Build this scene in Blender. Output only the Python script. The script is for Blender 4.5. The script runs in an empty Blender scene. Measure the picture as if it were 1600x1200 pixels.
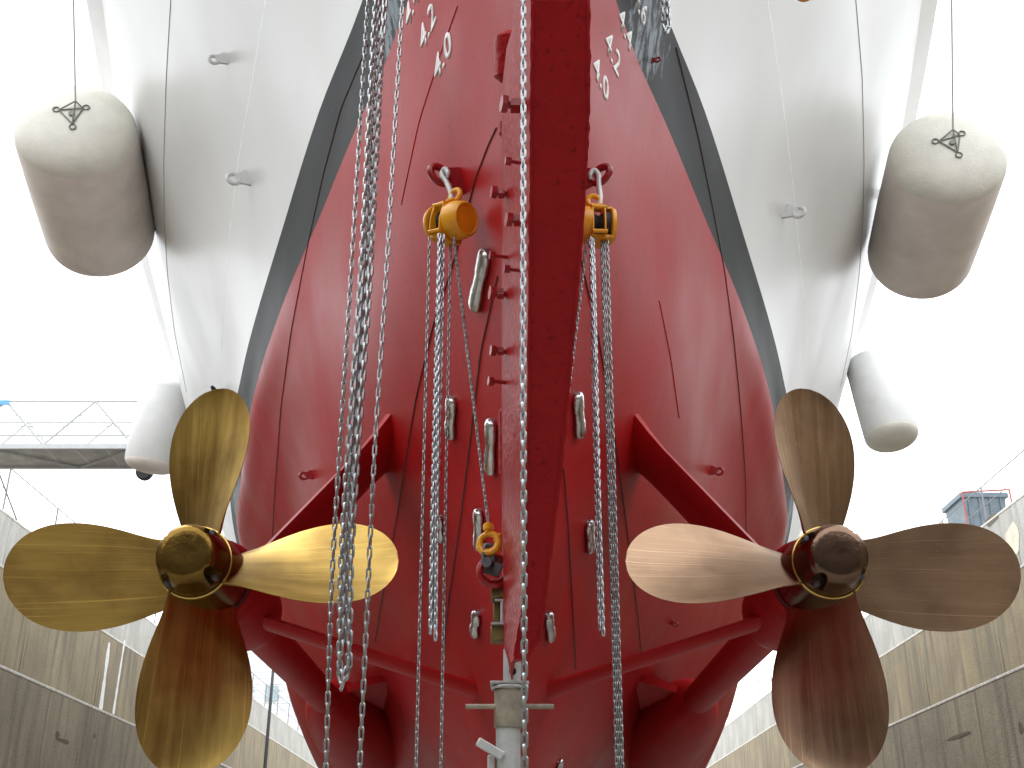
import bpy, math, random
import numpy as np
from mathutils import Vector, Matrix, Quaternion
random.seed(7)
scene = bpy.context.scene
col = scene.collection
R = math.radians

# ------------------------------------------------------------------ camera
FPX = 1761.0                       # focal length for a 1600 px wide frame
PITCH = math.atan(795.0 / FPX)
SP, CP = math.sin(PITCH), math.cos(PITCH)
cam = bpy.data.cameras.new('camera')
cam.sensor_width = 36.0
cam.lens = FPX / 1600.0 * 36.0
cam.clip_end = 3000.0
cam.clip_start = 0.05
cam_o = bpy.data.objects.new('camera', cam)
col.objects.link(cam_o)
cam_o.location = (0, 0, 0)
cam_o.rotation_euler = (math.pi / 2 + PITCH, 0, 0)
scene.camera = cam_o

# ------------------------------------------------------------------ sky, sun, exposure
SUN_EL, SUN_AZ = R(70), R(-60)     # overcast: a weak, wide sun high up ahead on the left
world = bpy.data.worlds.new('World')
scene.world = world
world.use_nodes = True
wn = world.node_tree.nodes
wl = world.node_tree.links
wn.clear()
sky = wn.new('ShaderNodeTexSky')
sky.sky_type = 'NISHITA'
sky.sun_disc = False
sky.sun_elevation = SUN_EL
sky.sun_rotation = SUN_AZ
sky.dust_density = 4.0
hs = wn.new('ShaderNodeHueSaturation')
hs.inputs['Saturation'].default_value = 0.25
wl.new(sky.outputs[0], hs.inputs['Color'])
mx = wn.new('ShaderNodeMix')
mx.data_type = 'RGBA'
mx.inputs[0].default_value = 0.88          # an even cloud layer over the clear sky
wl.new(hs.outputs[0], mx.inputs[6])
mx.inputs[7].default_value = (11.2, 11.6, 12.0, 1)
bg = wn.new('ShaderNodeBackground')
bg.inputs['Strength'].default_value = 0.12
wl.new(mx.outputs[2], bg.inputs['Color'])
wo = wn.new('ShaderNodeOutputWorld')
wl.new(bg.outputs[0], wo.inputs[0])
sd = bpy.data.lights.new('sun', 'SUN')
sd.energy = 0.7
sd.angle = R(40)
sd.color = (1.0, 0.97, 0.93)
so = bpy.data.objects.new('sun', sd)
col.objects.link(so)
_d = Vector((math.sin(SUN_AZ) * math.cos(SUN_EL), math.cos(SUN_AZ) * math.cos(SUN_EL), math.sin(SUN_EL)))
so.rotation_euler = _d.to_track_quat('Z', 'Y').to_euler()
so.location = (0, 0, 40)
scene.view_settings.view_transform = 'Standard'
scene.view_settings.look = 'None'
scene.view_settings.exposure = 1.05
scene.view_settings.gamma = 1.0
scene.view_settings.use_curve_mapping = False
scene.cycles.max_bounces = 5
scene.cycles.diffuse_bounces = 3
scene.cycles.glossy_bounces = 3
scene.cycles.caustics_reflective = False
scene.cycles.caustics_refractive = False

# ------------------------------------------------------------------ helpers
def ray(u, v):
    x = (u - 800.0) / FPX
    y = (600.0 - v) / FPX
    return Vector((x, CP - y * SP, SP + y * CP))
def at(u, v, Y):
    d = ray(u, v)
    return d * (Y / d.y)
def atd(u, v, depth):
    return ray(u, v) * depth

class MB:
    def __init__(s):
        s.v = []; s.f = []; s.m = []
    def add(s, vs, fs, mi=0):
        o = len(s.v)
        s.v.extend([tuple(p) for p in vs])
        s.f.extend([tuple(i + o for i in f) for f in fs])
        s.m.extend([mi] * len(fs))
        return s
    def box(s, c, size, rot=None, mi=0):
        hx, hy, hz = size[0] / 2, size[1] / 2, size[2] / 2
        vs = [Vector((x, y, z)) for x in (-hx, hx) for y in (-hy, hy) for z in (-hz, hz)]
        if rot is not None:
            vs = [rot @ p for p in vs]
        c = Vector(c)
        return s.add([p + c for p in vs], [(0, 1, 3, 2), (4, 6, 7, 5), (0, 4, 5, 1), (2, 3, 7, 6), (0, 2, 6, 4), (1, 5, 7, 3)], mi)
    def tube(s, pts, rad, seg=10, caps=True, mi=0, closed=False, flat=1.0):
        pts = [Vector(p) for p in pts]
        n = len(pts)
        if not hasattr(rad, '__len__'):
            rad = [rad] * n
        vs = []
        prev = None
        for i, p in enumerate(pts):
            if closed:
                t = pts[(i + 1) % n] - pts[i - 1]
            else:
                t = pts[min(i + 1, n - 1)] - pts[max(i - 1, 0)]
            t.normalize()
            if prev is None:
                a = Vector((0, 0, 1)) if abs(t.z) < 0.9 else Vector((0, 1, 0))
                nrm = (a - t * a.dot(t)).normalized()
            else:
                nrm = (prev - t * prev.dot(t)).normalized()
            prev = nrm
            b = t.cross(nrm)
            for k in range(seg):
                an = 2 * math.pi * k / seg
                vs.append(p + (nrm * math.cos(an) + b * math.sin(an) * flat) * rad[i])
        fs = []
        for i in range(n if closed else n - 1):
            j = (i + 1) % n
            for k in range(seg):
                k2 = (k + 1) % seg
                fs.append((i * seg + k, i * seg + k2, j * seg + k2, j * seg + k))
        if caps and not closed:
            fs.append(tuple(range(seg - 1, -1, -1)))
            fs.append(tuple((n - 1) * seg + k for k in range(seg)))
        return s.add(vs, fs, mi)
    def lathe(s, prof, org, axis, seg=32, mi=0):
        """prof: (along, radius) pairs along axis from org"""
        axis = Vector(axis).normalized()
        a = Vector((0, 0, 1)) if abs(axis.z) < 0.9 else Vector((1, 0, 0))
        n = (a - axis * a.dot(axis)).normalized()
        b = axis.cross(n)
        org = Vector(org)
        vs = []; fs = []
        for (h, r) in prof:
            for k in range(seg):
                an = 2 * math.pi * k / seg
                vs.append(org + axis * h + (n * math.cos(an) + b * math.sin(an)) * max(r, 1e-5))
        for i in range(len(prof) - 1):
            for k in range(seg):
                k2 = (k + 1) % seg
                fs.append((i * seg + k, i * seg + k2, (i + 1) * seg + k2, (i + 1) * seg + k))
        fs.append(tuple(range(seg - 1, -1, -1)))
        fs.append(tuple((len(prof) - 1) * seg + k for k in range(seg)))
        return s.add(vs, fs, mi)
    def prism(s, pts, ext, mi=0):
        """closed polygon pts (3d) extruded by vector ext"""
        pts = [Vector(p) for p in pts]; ext = Vector(ext)
        n = len(pts)
        fs = [tuple(range(n - 1, -1, -1)), tuple(range(n, 2 * n))]
        for i in range(n):
            j = (i + 1) % n
            fs.append((i, j, n + j, n + i))
        return s.add(pts + [p + ext for p in pts], fs, mi)
    def build(s, name, mats, parent=None, smooth=True, ang=35, bevel=0):
        me = bpy.data.meshes.new(name)
        me.from_pydata(s.v, [], s.f)
        if not isinstance(mats, (list, tuple)):
            mats = [mats]
        for m in mats:
            me.materials.append(m)
        if len(mats) > 1:
            me.polygons.foreach_set('material_index', s.m)
        import bmesh
        bm = bmesh.new(); bm.from_mesh(me)
        bmesh.ops.recalc_face_normals(bm, faces=bm.faces)
        bm.to_mesh(me); bm.free()
        if smooth:
            me.shade_smooth()
            me.set_sharp_from_angle(angle=R(ang))
        o = bpy.data.objects.new(name, me)
        col.objects.link(o)
        if parent is not None:
            o.parent = parent
            o.matrix_parent_inverse = Matrix.Translation(-Vector(parent.location))
        if bevel:
            b = o.modifiers.new('bevel', 'BEVEL')
            b.width = bevel; b.segments = 2; b.limit_method = 'ANGLE'; b.angle_limit = R(40)
        return o

def tag(o, label=None, cat=None, group=None, kind=None):
    if label: o['label'] = label
    if cat: o['category'] = cat
    if group: o['group'] = group
    if kind: o['kind'] = kind
    return o
def thing(name, loc, label, cat, group=None):
    o = bpy.data.objects.new(name, None)
    o.empty_display_size = 0.2
    o.location = loc
    col.objects.link(o)
    return tag(o, label, cat, group)

# ------------------------------------------------------------------ materials
def new_mat(name):
    m = bpy.data.materials.new(name)
    m.use_nodes = True
    nt = m.node_tree
    nt.nodes.clear()
    out = nt.nodes.new('ShaderNodeOutputMaterial')
    b = nt.nodes.new('ShaderNodeBsdfPrincipled')
    nt.links.new(b.outputs[0], out.inputs[0])
    return m, nt, b
def coords(nt, scale=(1, 1, 1)):
    tc = nt.nodes.new('ShaderNodeTexCoord')
    mp = nt.nodes.new('ShaderNodeMapping')
    mp.inputs['Scale'].default_value = scale
    nt.links.new(tc.outputs['Object'], mp.inputs[0])
    return mp.outputs[0]
def noise(nt, vec, scale, detail=4, rough=0.55):
    n = nt.nodes.new('ShaderNodeTexNoise')
    n.inputs['Scale'].default_value = scale
    n.inputs['Detail'].default_value = detail
    n.inputs['Roughness'].default_value = rough
    nt.links.new(vec, n.inputs['Vector'])
    return n.outputs['Fac']
def ramp(nt, fac, stops):
    r = nt.nodes.new('ShaderNodeValToRGB')
    e = r.color_ramp.elements
    while len(e) < len(stops): e.new(0.5)
    for i, (p, c) in enumerate(stops):
        e[i].position = p
        e[i].color = (c[0], c[1], c[2], 1) if hasattr(c, '__len__') else (c, c, c, 1)
    nt.links.new(fac, r.inputs[0])
    return r.outputs[0]
def mixc(nt, fac, a, b, blend='MIX'):
    m = nt.nodes.new('ShaderNodeMix')
    m.data_type = 'RGBA'; m.blend_type = blend
    for sock, val in ((m.inputs[0], fac), (m.inputs[6], a), (m.inputs[7], b)):
        if isinstance(val, bpy.types.NodeSocket): nt.links.new(val, sock)
        elif hasattr(val, '__len__'): sock.default_value = (val[0], val[1], val[2], 1)
        else: sock.default_value = val
    return m.outputs[2]
def bump(nt, b, h, strength, dist):
    n = nt.nodes.new('ShaderNodeBump')
    n.inputs['Strength'].default_value = strength
    n.inputs['Distance'].default_value = dist
    nt.links.new(h, n.inputs['Height'])
    nt.links.new(n.outputs[0], b.inputs['Normal'])
    return n
def plain(name, c, rough=0.5, metal=0.0, var=0.15, nscale=6.0, bmp=0.0, bscale=40.0, scale=(1, 1, 1)):
    m, nt, b = new_mat(name)
    v = coords(nt, scale)
    f = noise(nt, v, nscale, 5)
    lo = [x * (1 - var) for x in c]; hi = [min(1, x * (1 + var)) for x in c]
    nt.links.new(ramp(nt, f, [(0.3, lo), (0.7, hi)]), b.inputs['Base Color'])
    b.inputs['Roughness'].default_value = rough
    b.inputs['Metallic'].default_value = metal
    if bmp:
        bump(nt, b, noise(nt, v, bscale, 3), bmp, 0.02)
    return m

M = {}
# fresh antifouling red with touched-up patches, scuffs and a slightly wavy gloss
def red_paint(name, base, patches=(), rough=0.40, bmp=0.07, bs=46.0):
    m, nt, b = new_mat(name)
    v = coords(nt)
    big = noise(nt, v, 0.7, 3)
    c = ramp(nt, big, [(0.25, [x * 0.88 for x in base]), (0.75, [min(1, x * 1.12) for x in base])])
    vs = coords(nt, (9, 9, 1.2))
    sc = noise(nt, vs, 1.0, 4, 0.65)
    c = mixc(nt, ramp(nt, sc, [(0.50, 0.0), (0.75, 0.5)]), c, [base[0] * 0.72, base[1] * 0.6, base[2] * 0.6])
    sp = noise(nt, v, 34.0, 2, 0.6)
    c = mixc(nt, ramp(nt, sp, [(0.63, 0.0), (0.71, 0.55)]), c, [base[0] * 0.35, base[1] * 0.3, base[2] * 0.3])
    tc = nt.nodes.new('ShaderNodeTexCoord')
    nz = nt.nodes.new('ShaderNodeTexNoise'); nz.inputs['Scale'].default_value = 7.0
    nt.links.new(tc.outputs['Object'], nz.inputs['Vector'])
    for (p, r) in patches:            # brush and spray touch-ups in a brighter red
        d = nt.nodes.new('ShaderNodeVectorMath'); d.operation = 'DISTANCE'
        wob = nt.nodes.new('ShaderNodeVectorMath'); wob.operation = 'ADD'
        sc2 = nt.nodes.new('ShaderNodeVectorMath'); sc2.operation = 'SCALE'; sc2.inputs['Scale'].default_value = r * 0.8
        nt.links.new(nz.outputs['Color'], sc2.inputs[0])
        nt.links.new(tc.outputs['Object'], wob.inputs[0]); nt.links.new(sc2.outputs[0], wob.inputs[1])
        nt.links.new(wob.outputs[0], d.inputs[0])
        d.inputs[1].default_value = (p[0] + r * 0.4, p[1] + r * 0.4, p[2] + r * 0.4)
        mr = nt.nodes.new('ShaderNodeMapRange')
        mr.inputs['From Min'].default_value = r; mr.inputs['From Max'].default_value = r * 0.35
        mr.inputs['To Min'].default_value = 0.0; mr.inputs['To Max'].default_value = 0.85
        nt.links.new(d.outputs['Value'], mr.inputs['Value'])
        c = mixc(nt, mr.outputs[0], c, (0.46, 0.008, 0.008))
    nt.links.new(c, b.inputs['Base Color'])
    rr = ramp(nt, big, [(0.3, rough - 0.06), (0.7, rough + 0.10)])
    nt.links.new(rr, b.inputs['Roughness'])
    h = nt.nodes.new('ShaderNodeMath'); h.operation = 'MULTIPLY_ADD'
    nt.links.new(noise(nt, v, 1.6, 1), h.inputs[0]); h.inputs[1].default_value = 6.0
    nt.links.new(noise(nt, v, bs, 2), h.inputs[2])
    bump(nt, b, h.outputs[0], bmp, 0.010 if bmp < .2 else .03)
    b.inputs['Specular IOR Level'].default_value = 0.10
    return m

def ring_pts(c, a, b, r, n=18, a0=0.0, a1=2 * math.pi, closed=True):
    k = n if closed else n + 1
    return [c + (a * math.cos(a0 + (a1 - a0) * i / n) + b * math.sin(a0 + (a1 - a0) * i / n)) * r for i in range(k)]

# ------------------------------------------------------------------ hull lines (half-breadths, metres; Y forward, keel at z = 0)
LINES = [
 (0.0, 6.40, [(7.5, .06), (10, .10), (15, .25), (20, .6), (26, 1.0), (36, 1.1), (50, .3)]),
 (0.5, 6.25, [(7.5, .12), (10, .28), (12.5, .52), (15, .84), (18, 1.3), (24, 2.0), (34, 2.3), (50, .8)]),
 (1.0, 5.75, [(6.2, .12), (6.6, .19), (8, .36), (10, .60), (12.5, 1.00), (15, 1.55), (18, 2.1), (24, 2.8), (34, 3.1), (50, 1.2)]),
 (1.6, 5.05, [(5.5, .13), (5.9, .25), (6.4, .39), (8, .72), (10, 1.02), (12.5, 1.52), (15, 2.20), (18, 2.78), (24, 3.4), (34, 3.7), (50, 1.6)]),
 (2.5, 4.20, [(4.7, .16), (5.1, .30), (5.7, .52), (6.4, .76), (8, 1.22), (10, 1.64), (12.5, 2.16), (15, 2.80), (18, 3.35), (24, 3.85), (34, 4.0), (50, 2.1)]),
 (3.5, 3.66, [(4.1, .16), (4.5, .32), (4.9, .48), (5.5, .71), (6.4, 1.03), (8, 1.54), (10, 2.04), (12.5, 2.66), (15, 3.25), (18, 3.70), (24, 4.15), (34, 4.3), (50, 2.6)]),
 (4.0, 3.50, [(4.0, .21), (4.5, .385), (4.9, .53), (5.5, .765), (6.4, 1.11), (8, 1.68), (10, 2.28), (12.5, 2.94), (15, 3.52), (18, 3.95), (24, 4.5), (34, 4.9), (50, 3.1)]),
 (4.5, 3.40, [(4.0, .30), (4.9, .605), (5.33, .756), (5.91, .99), (6.96, 1.39), (8.36, 1.93), (10.1, 2.52), (12.5, 3.18), (14.7, 3.72), (18, 4.2), (24, 4.85), (34, 5.3), (50, 3.6)]),
 (5.0, 2.90, [(3.4, .24), (4.2, .52), (5.45, .90), (6.65, 1.38), (8, 1.86), (11.2, 2.94), (14, 3.70), (17.5, 4.36), (24, 5.15), (34, 5.75), (50, 4.2)]),
 (8.0, 1.60, [(2.0, .55), (3, 1.15), (4.5, 1.90), (6, 2.48), (8.53, 3.36), (12.6, 4.57), (17.6, 5.66), (24, 6.7), (28, 7.1), (36, 7.5), (50, 6.2)]),
 (10.5, 1.20, [(1.5, 1.2), (2.5, 2.3), (4, 3.2), (6, 4.0), (8, 4.6), (11.2, 5.4), (17.6, 6.6), (23.5, 7.4), (30, 7.9), (40, 8.1), (50, 7.5)]),
]
Y_BOW = 66.0
ZTOP = 10.5
def pchip(xs, ys, q):
    xs = np.asarray(xs, float); ys = np.asarray(ys, float); q = np.asarray(q, float)
    h = np.diff(xs); d = np.diff(ys) / h
    m = np.zeros_like(xs)
    for i in range(1, len(xs) - 1):
        if d[i - 1] * d[i] > 0:
            w1 = 2 * h[i] + h[i - 1]; w2 = h[i] + 2 * h[i - 1]
            m[i] = (w1 + w2) / (w1 / d[i - 1] + w2 / d[i])
    m[0] = d[0]; m[-1] = d[-1]
    i = np.clip(np.searchsorted(xs, q, side='right') - 1, 0, len(h) - 1)
    t = (q - xs[i]) / h[i]
    return ((1 + 2 * t) * (1 - t) ** 2 * ys[i] + t * (1 - t) ** 2 * h[i] * m[i]
            + t * t * (3 - 2 * t) * ys[i + 1] + t * t * (t - 1) * h[i] * m[i + 1])
LZ = [l[0] for l in LINES]
SG = np.linspace(0, 1, 260) ** 1.7                       # denser towards the stern
ZG = np.linspace(0, ZTOP, 211)
y0g = pchip(LZ, [l[1] for l in LINES], ZG)
y1g = Y_BOW + ZG * 0.5
_lv = []
for (z, y0, pts) in LINES:
    ys = [y0] + [p[0] for p in pts] + [Y_BOW + z * 0.5]
    bs = [0.0] + [p[1] for p in pts] + [0.02]
    _lv.append(np.clip(pchip(ys, bs, y0 + SG * (ys[-1] - y0)), 0, None))
_lv = np.array(_lv)
BG = np.array([pchip(LZ, _lv[:, k], ZG) for k in range(len(SG))]).T      # [z][s]
BG = np.clip(BG, 0, None)
def hullB(Y, z):
    z = min(max(z, 0.0), ZTOP)
    fz = z / ZTOP * (len(ZG) - 1)
    i = min(int(fz), len(ZG) - 2); tz = fz - i
    y0 = y0g[i] * (1 - tz) + y0g[i + 1] * tz
    y1 = y1g[i] * (1 - tz) + y1g[i + 1] * tz
    s = (Y - y0) / (y1 - y0)
    if s <= 0: return -0.3 * (y0 - Y)
    fs = (s ** (1 / 1.7)) * (len(SG) - 1)
    k = min(int(fs), len(SG) - 2); ts = fs - k
    a = BG[i][k] * (1 - ts) + BG[i][k + 1] * ts
    b = BG[i + 1][k] * (1 - ts) + BG[i + 1][k + 1] * ts
    return a * (1 - tz) + b * tz
def hull_n(Y, z, side):
    e = 0.03
    by = (hullB(Y + e, z) - hullB(Y - e, z)) / (2 * e)
    bz = (hullB(Y, z + e) - hullB(Y, z - e)) / (2 * e)
    return Vector((side, -by, -bz)).normalized()
def hull_p(Y, z, side, off=0.0):
    p = Vector((side * hullB(Y, z), Y, z))
    return p + hull_n(Y, z, side) * off if off else p
def on_hull(u, v):
    """where a line of sight first meets the plating: (Y, z, side)"""
    d = ray(u, v)
    side = -1 if u < 800 else 1
    def f(t): return abs(d.x) * t - hullB(d.y * t, d.z * t)
    t = 2.5
    while f(t) > 0 and t < 45: t += 0.02
    lo, hi = t - 0.02, t
    for _ in range(20):
        mid = (lo + hi) / 2
        if f(mid) > 0: lo = mid
        else: hi = mid
    return (d.y * hi, d.z * hi, side)

RED = (0.39, 0.014, 0.016)
def hp(u, v): 
    y, z, s = on_hull(u, v); return tuple(hull_p(y, z, s))
M['red'] = red_paint('red_antifouling', RED, [(hp(735, 362), .13), (hp(612, 690), .26), (hp(992, 690), .26), (hp(722, 280), .13), (hp(890, 960), .35), (hp(720, 1030), .4), (hp(490, 742), .1), (hp(1108, 736), .1)])
M['red_dark'] = red_paint('red_rudder_paint', (0.31, 0.010, 0.013), rough=0.36, bmp=0.28, bs=24.0)
M['red_fresh'] = plain('fresh_red_paint', (0.30, 0.008, 0.012), 0.3, var=0.2, nscale=9, bmp=0.15)
def hull_paint(name, base, rough, dirt, spec=0.45):
    m, nt, b = new_mat(name)
    v = coords(nt)
    c = ramp(nt, noise(nt, v, 0.5, 5), [(0.3, [x * 0.94 for x in base]), (0.7, [min(1, x * 1.03) for x in base])])
    st = noise(nt, coords(nt, (1.2, 1.2, 0.35)), 1.0, 4, 0.5)
    c = mixc(nt, ramp(nt, st, [(0.35, 0.0), (0.85, 0.6)]), c, dirt)
    nt.links.new(c, b.inputs['Base Color'])
    nt.links.new(ramp(nt, noise(nt, v, 0.8, 3), [(0.3, rough - 0.02), (0.7, rough + 0.04)]), b.inputs['Roughness'])
    b.inputs['Specular IOR Level'].default_value = spec
    bump(nt, b, noise(nt, v, 0.9, 1, .3), 0.12, 0.06)
    return m
M['white'] = hull_paint('white_topside_paint', (0.72, 0.727, 0.725), 0.33, (0.66, 0.635, 0.58), 0.30)
M['boot'] = hull_paint('black_boot_paint', (0.010, 0.011, 0.011), 0.5, (0.016, 0.016, 0.016), 0.08)
_nt = M['boot'].node_tree
_b = [n for n in _nt.nodes if n.type == 'BSDF_PRINCIPLED'][0]
_c = _b.inputs['Base Color'].links[0].from_socket
_tc = _nt.nodes.new('ShaderNodeTexCoord')
_sc = noise(_nt, coords(_nt, (14, 14, 3.5)), 1.0, 5, .7)              # scraped and flaked patches
for (_u, _v, _r) in ((1012, 40, .62), (612, 30, .55), (1235, 800, 2.6), (372, 790, 2.6)):
    _d = _nt.nodes.new('ShaderNodeVectorMath'); _d.operation = 'DISTANCE'
    _nt.links.new(_tc.outputs['Object'], _d.inputs[0]); _d.inputs[1].default_value = hp(_u, _v)
    _mr = _nt.nodes.new('ShaderNodeMapRange'); _mr.inputs['From Min'].default_value = _r; _mr.inputs['From Max'].default_value = _r * .2
    _mr.inputs['To Min'].default_value = 0.0; _mr.inputs['To Max'].default_value = .30
    _nt.links.new(_d.outputs['Value'], _mr.inputs['Value'])
    _ad = _nt.nodes.new('ShaderNodeMath'); _ad.operation = 'ADD'
    _nt.links.new(_sc, _ad.inputs[0]); _nt.links.new(_mr.outputs[0], _ad.inputs[1])
    _c = mixc(_nt, ramp(_nt, _ad.outputs[0], [(0.70, 0.0), (0.80, 0.8)]), _c, (0.30, 0.36, 0.40))
_nt.links.new(_c, _b.inputs['Base Color'])
M['seam'] = plain('dark_seam', (0.055, 0.012, 0.013), 0.5)
M['seam_grey'] = plain('grey_seam', (0.33, 0.31, 0.30), 0.5)
M['seam_white'] = plain('pale_weld', (0.86, 0.86, 0.84), 0.35)
M['mark'] = plain('white_mark_paint', (0.82, 0.82, 0.80), 0.5, var=0.08, nscale=30)
M['zinc'] = plain('zinc', (0.60, 0.62, 0.62), 0.24, 0.95, 0.12, 14, 0.2, 25)
M['steel'] = plain('chain_steel', (0.37, 0.38, 0.385), 0.34, 0.85, 0.3, 18)
M['galv'] = plain('bright_chain_steel', (0.54, 0.565, 0.60), 0.36, 0.85, 0.25, 18)
M['old_steel'] = plain('dull_dark_steel', (0.10, 0.10, 0.105), 0.5, 0.6, 0.3, 20)
M['yellow'] = plain('yellow_hoist_paint', (0.80, 0.36, 0.012), 0.34, 0.0, 0.12, 12)
M['black'] = plain('black_slot', (0.012, 0.012, 0.012), 0.6)
M['prop_grey'] = plain('galvanised_tube', (0.50, 0.51, 0.50), 0.45, 0.3, 0.2, 10, 0.1, 30)
M['prop_rusty'] = plain('worn_collar_steel', (0.33, 0.29, 0.23), 0.55, 0.3, 0.35, 12, 0.2, 30)

# ------------------------------------------------------------------ the ship
ship = thing('ship', (0, 8, 0), 'large ship on the dock blocks seen from astern: red bottom, black stripe, white topsides', 'ship')
def hull_band(name, z0, z1, n, mat, ncol=150):
    mb = MB()
    zs = [z0 + (z1 - z0) * i / n for i in range(n + 1)]
    ss = [(k / ncol) ** 1.7 for k in range(ncol + 1)]
    for side in (-1, 1):
        vs = []
        for z in zs:
            i = min(int(z / ZTOP * (len(ZG) - 1)), len(ZG) - 2)
            tz = z / ZTOP * (len(ZG) - 1) - i
            y0 = y0g[i] * (1 - tz) + y0g[i + 1] * tz
            y1 = y1g[i] * (1 - tz) + y1g[i + 1] * tz
            for s in ss:
                Y = y0 + s * (y1 - y0)
                vs.append((side * (max(hullB(Y, z), 0) if s > 0 else 0), Y, z))
        w = ncol + 1
        fs = [(i * w + k, i * w + k + 1, (i + 1) * w + k + 1, (i + 1) * w + k) for i in range(n) for k in range(ncol)]
        if side > 0: fs = [f[::-1] for f in fs]
        mb.add(vs, fs)
    me = bpy.data.meshes.new(name)
    me.from_pydata(mb.v, [], mb.f)
    me.materials.append(mat)
    me.shade_smooth()
    o = bpy.data.objects.new(name, me); col.objects.link(o)
    o.parent = ship; o.matrix_parent_inverse = Matrix.Translation(-Vector(ship.location))
    return o
tag(hull_band('bottom_plating', 0.0, 4.5, 60, M['red']), 'glossy red antifouling plating')
tag(hull_band('boot_top', 4.5, 5.13, 8, M['boot']), 'black boot-top stripe')
tag(hull_band('topside_plating', 5.13, ZTOP, 48, M['white']), 'white topside plating')
# deck, and the rub rail along its edge
mb = MB()
ys = [float(y0g[-1] + (t ** 1.7) * (y1g[-1] - y0g[-1])) for t in np.linspace(0.0, 1, 90)]
vs = []
for y in ys:
    b = max(hullB(y, ZTOP), 0.0); vs += [(-b, y, ZTOP - .01), (b, y, ZTOP - .01)]
mb.add(vs, [(2 * i, 2 * i + 1, 2 * i + 3, 2 * i + 2) for i in range(len(ys) - 1)])
mb.build('deck', M['seam_grey'], ship)
for side in (-1, 1):
    mb = MB(); vs = []; fs = []
    for y in ys[1:]:
        p = hull_p(y, 10.4, side); n = Vector((hull_n(y, 10.3, side).x, hull_n(y, 10.3, side).y, 0)).normalized()
        a = p - n * 0.03
        vs += [hull_p(y, 9.95, side) - n * .03, hull_p(y, 10.3, side) + n * .13, hull_p(y, 10.3, side) + n * .13 + Vector((0, 0, .5)), p - n * .1 + Vector((0, 0, .4))]
    for i in range(len(ys) - 2):
        for k in range(4):
            k2 = (k + 1) % 4
            fs.append((i * 4 + k, i * 4 + k2, i * 4 + 4 + k2, i * 4 + 4 + k))
    mb.add(vs, fs)
    mb.build('rub_rail', M['white'], ship, ang=20)

def seam(pts, mat, w=0.016, h=0.006, name='weld_seam', steps=14):
    """raised bead of weld following the plating"""
    yz = []
    side = None
    for (a, b) in zip(pts[:-1], pts[1:]):
        for i in range(steps):
            t = i / steps
            Y, z, side = on_hull(a[0] + (b[0] - a[0]) * t, a[1] + (b[1] - a[1]) * t)
            yz.append((Y, z))
    # smooth
    for _ in range(3):
        yz = [yz[0]] + [((yz[i - 1][0] + 2 * yz[i][0] + yz[i + 1][0]) / 4, (yz[i - 1][1] + 2 * yz[i][1] + yz[i + 1][1]) / 4) for i in range(1, len(yz) - 1)] + [yz[-1]]
    P = [hull_p(y, z, side) for y, z in yz]
    vs = []; fs = []
    for i, (y, z) in enumerate(yz):
        n = hull_n(y, z, side)
        t = (P[min(i + 1, len(P) - 1)] - P[max(i - 1, 0)]).normalized()
        c = t.cross(n).normalized()
        ww = w * (0.75 + 0.5 * random.random())
        vs += [P[i] - c * ww - n * .004, P[i] + n * h, P[i] + c * ww - n * .004]
    for i in range(len(P) - 1):
        fs += [(3 * i, 3 * i + 1, 3 * i + 4, 3 * i + 3), (3 * i + 1, 3 * i + 2, 3 * i + 5, 3 * i + 4)]
    return MB().add(vs, fs).build(name, mat, ship)
seam([(776, 200), (763, 228), (745, 275), (726, 345), (706, 420), (678, 505), (650, 624), (619, 816), (602, 905), (585, 1010)], M['seam'], .009)
seam([(778, 432), (752, 547), (738, 666), (720, 813), (700, 949), (692, 1030)], M['seam'], .009)
seam([(906, 400), (934, 522), (962, 697), (978, 816), (997, 967), (1004, 1050)], M['seam'], .009)
seam([(880, 732), (887, 816), (891, 892), (900, 1057)], M['seam'], .009)
seam([(575, 70), (533, 169), (506, 270), (480, 388), (455, 518), (439, 636), (428, 788), (424, 880)], M['seam'], .010)
seam([(1056, 75), (1090, 210), (1112, 319), (1132, 424), (1146, 525), (1157, 637), (1165, 750), (1166, 860)], M['seam'], .010)
seam([(1030, 470), (1048, 560), (1062, 660)], M['red'], .004, .004)
seam([(715, 10), (690, 80), (655, 190), (625, 330)], M['red'], .005, .004)
seam([(415, 0), (395, 120), (372, 250), (360, 350), (349, 480), (345, 560)], M['seam_white'], .030, .0025)
seam([(1200, 0), (1222, 150), (1238, 280), (1250, 400), (1257, 480), (1257, 560)], M['seam_white'], .030, .0025)
seam([(267, 0), (260, 120), (256, 250), (257, 350), (262, 430), (273, 520), (293, 620)], M['seam_grey'], .014, .006, 'knuckle_bead')
seam([(1337, 0), (1347, 120), (1350, 250), (1348, 350), (1342, 430), (1331, 520), (1312, 610)], M['seam_grey'], .014, .006, 'knuckle_bead')

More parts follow.
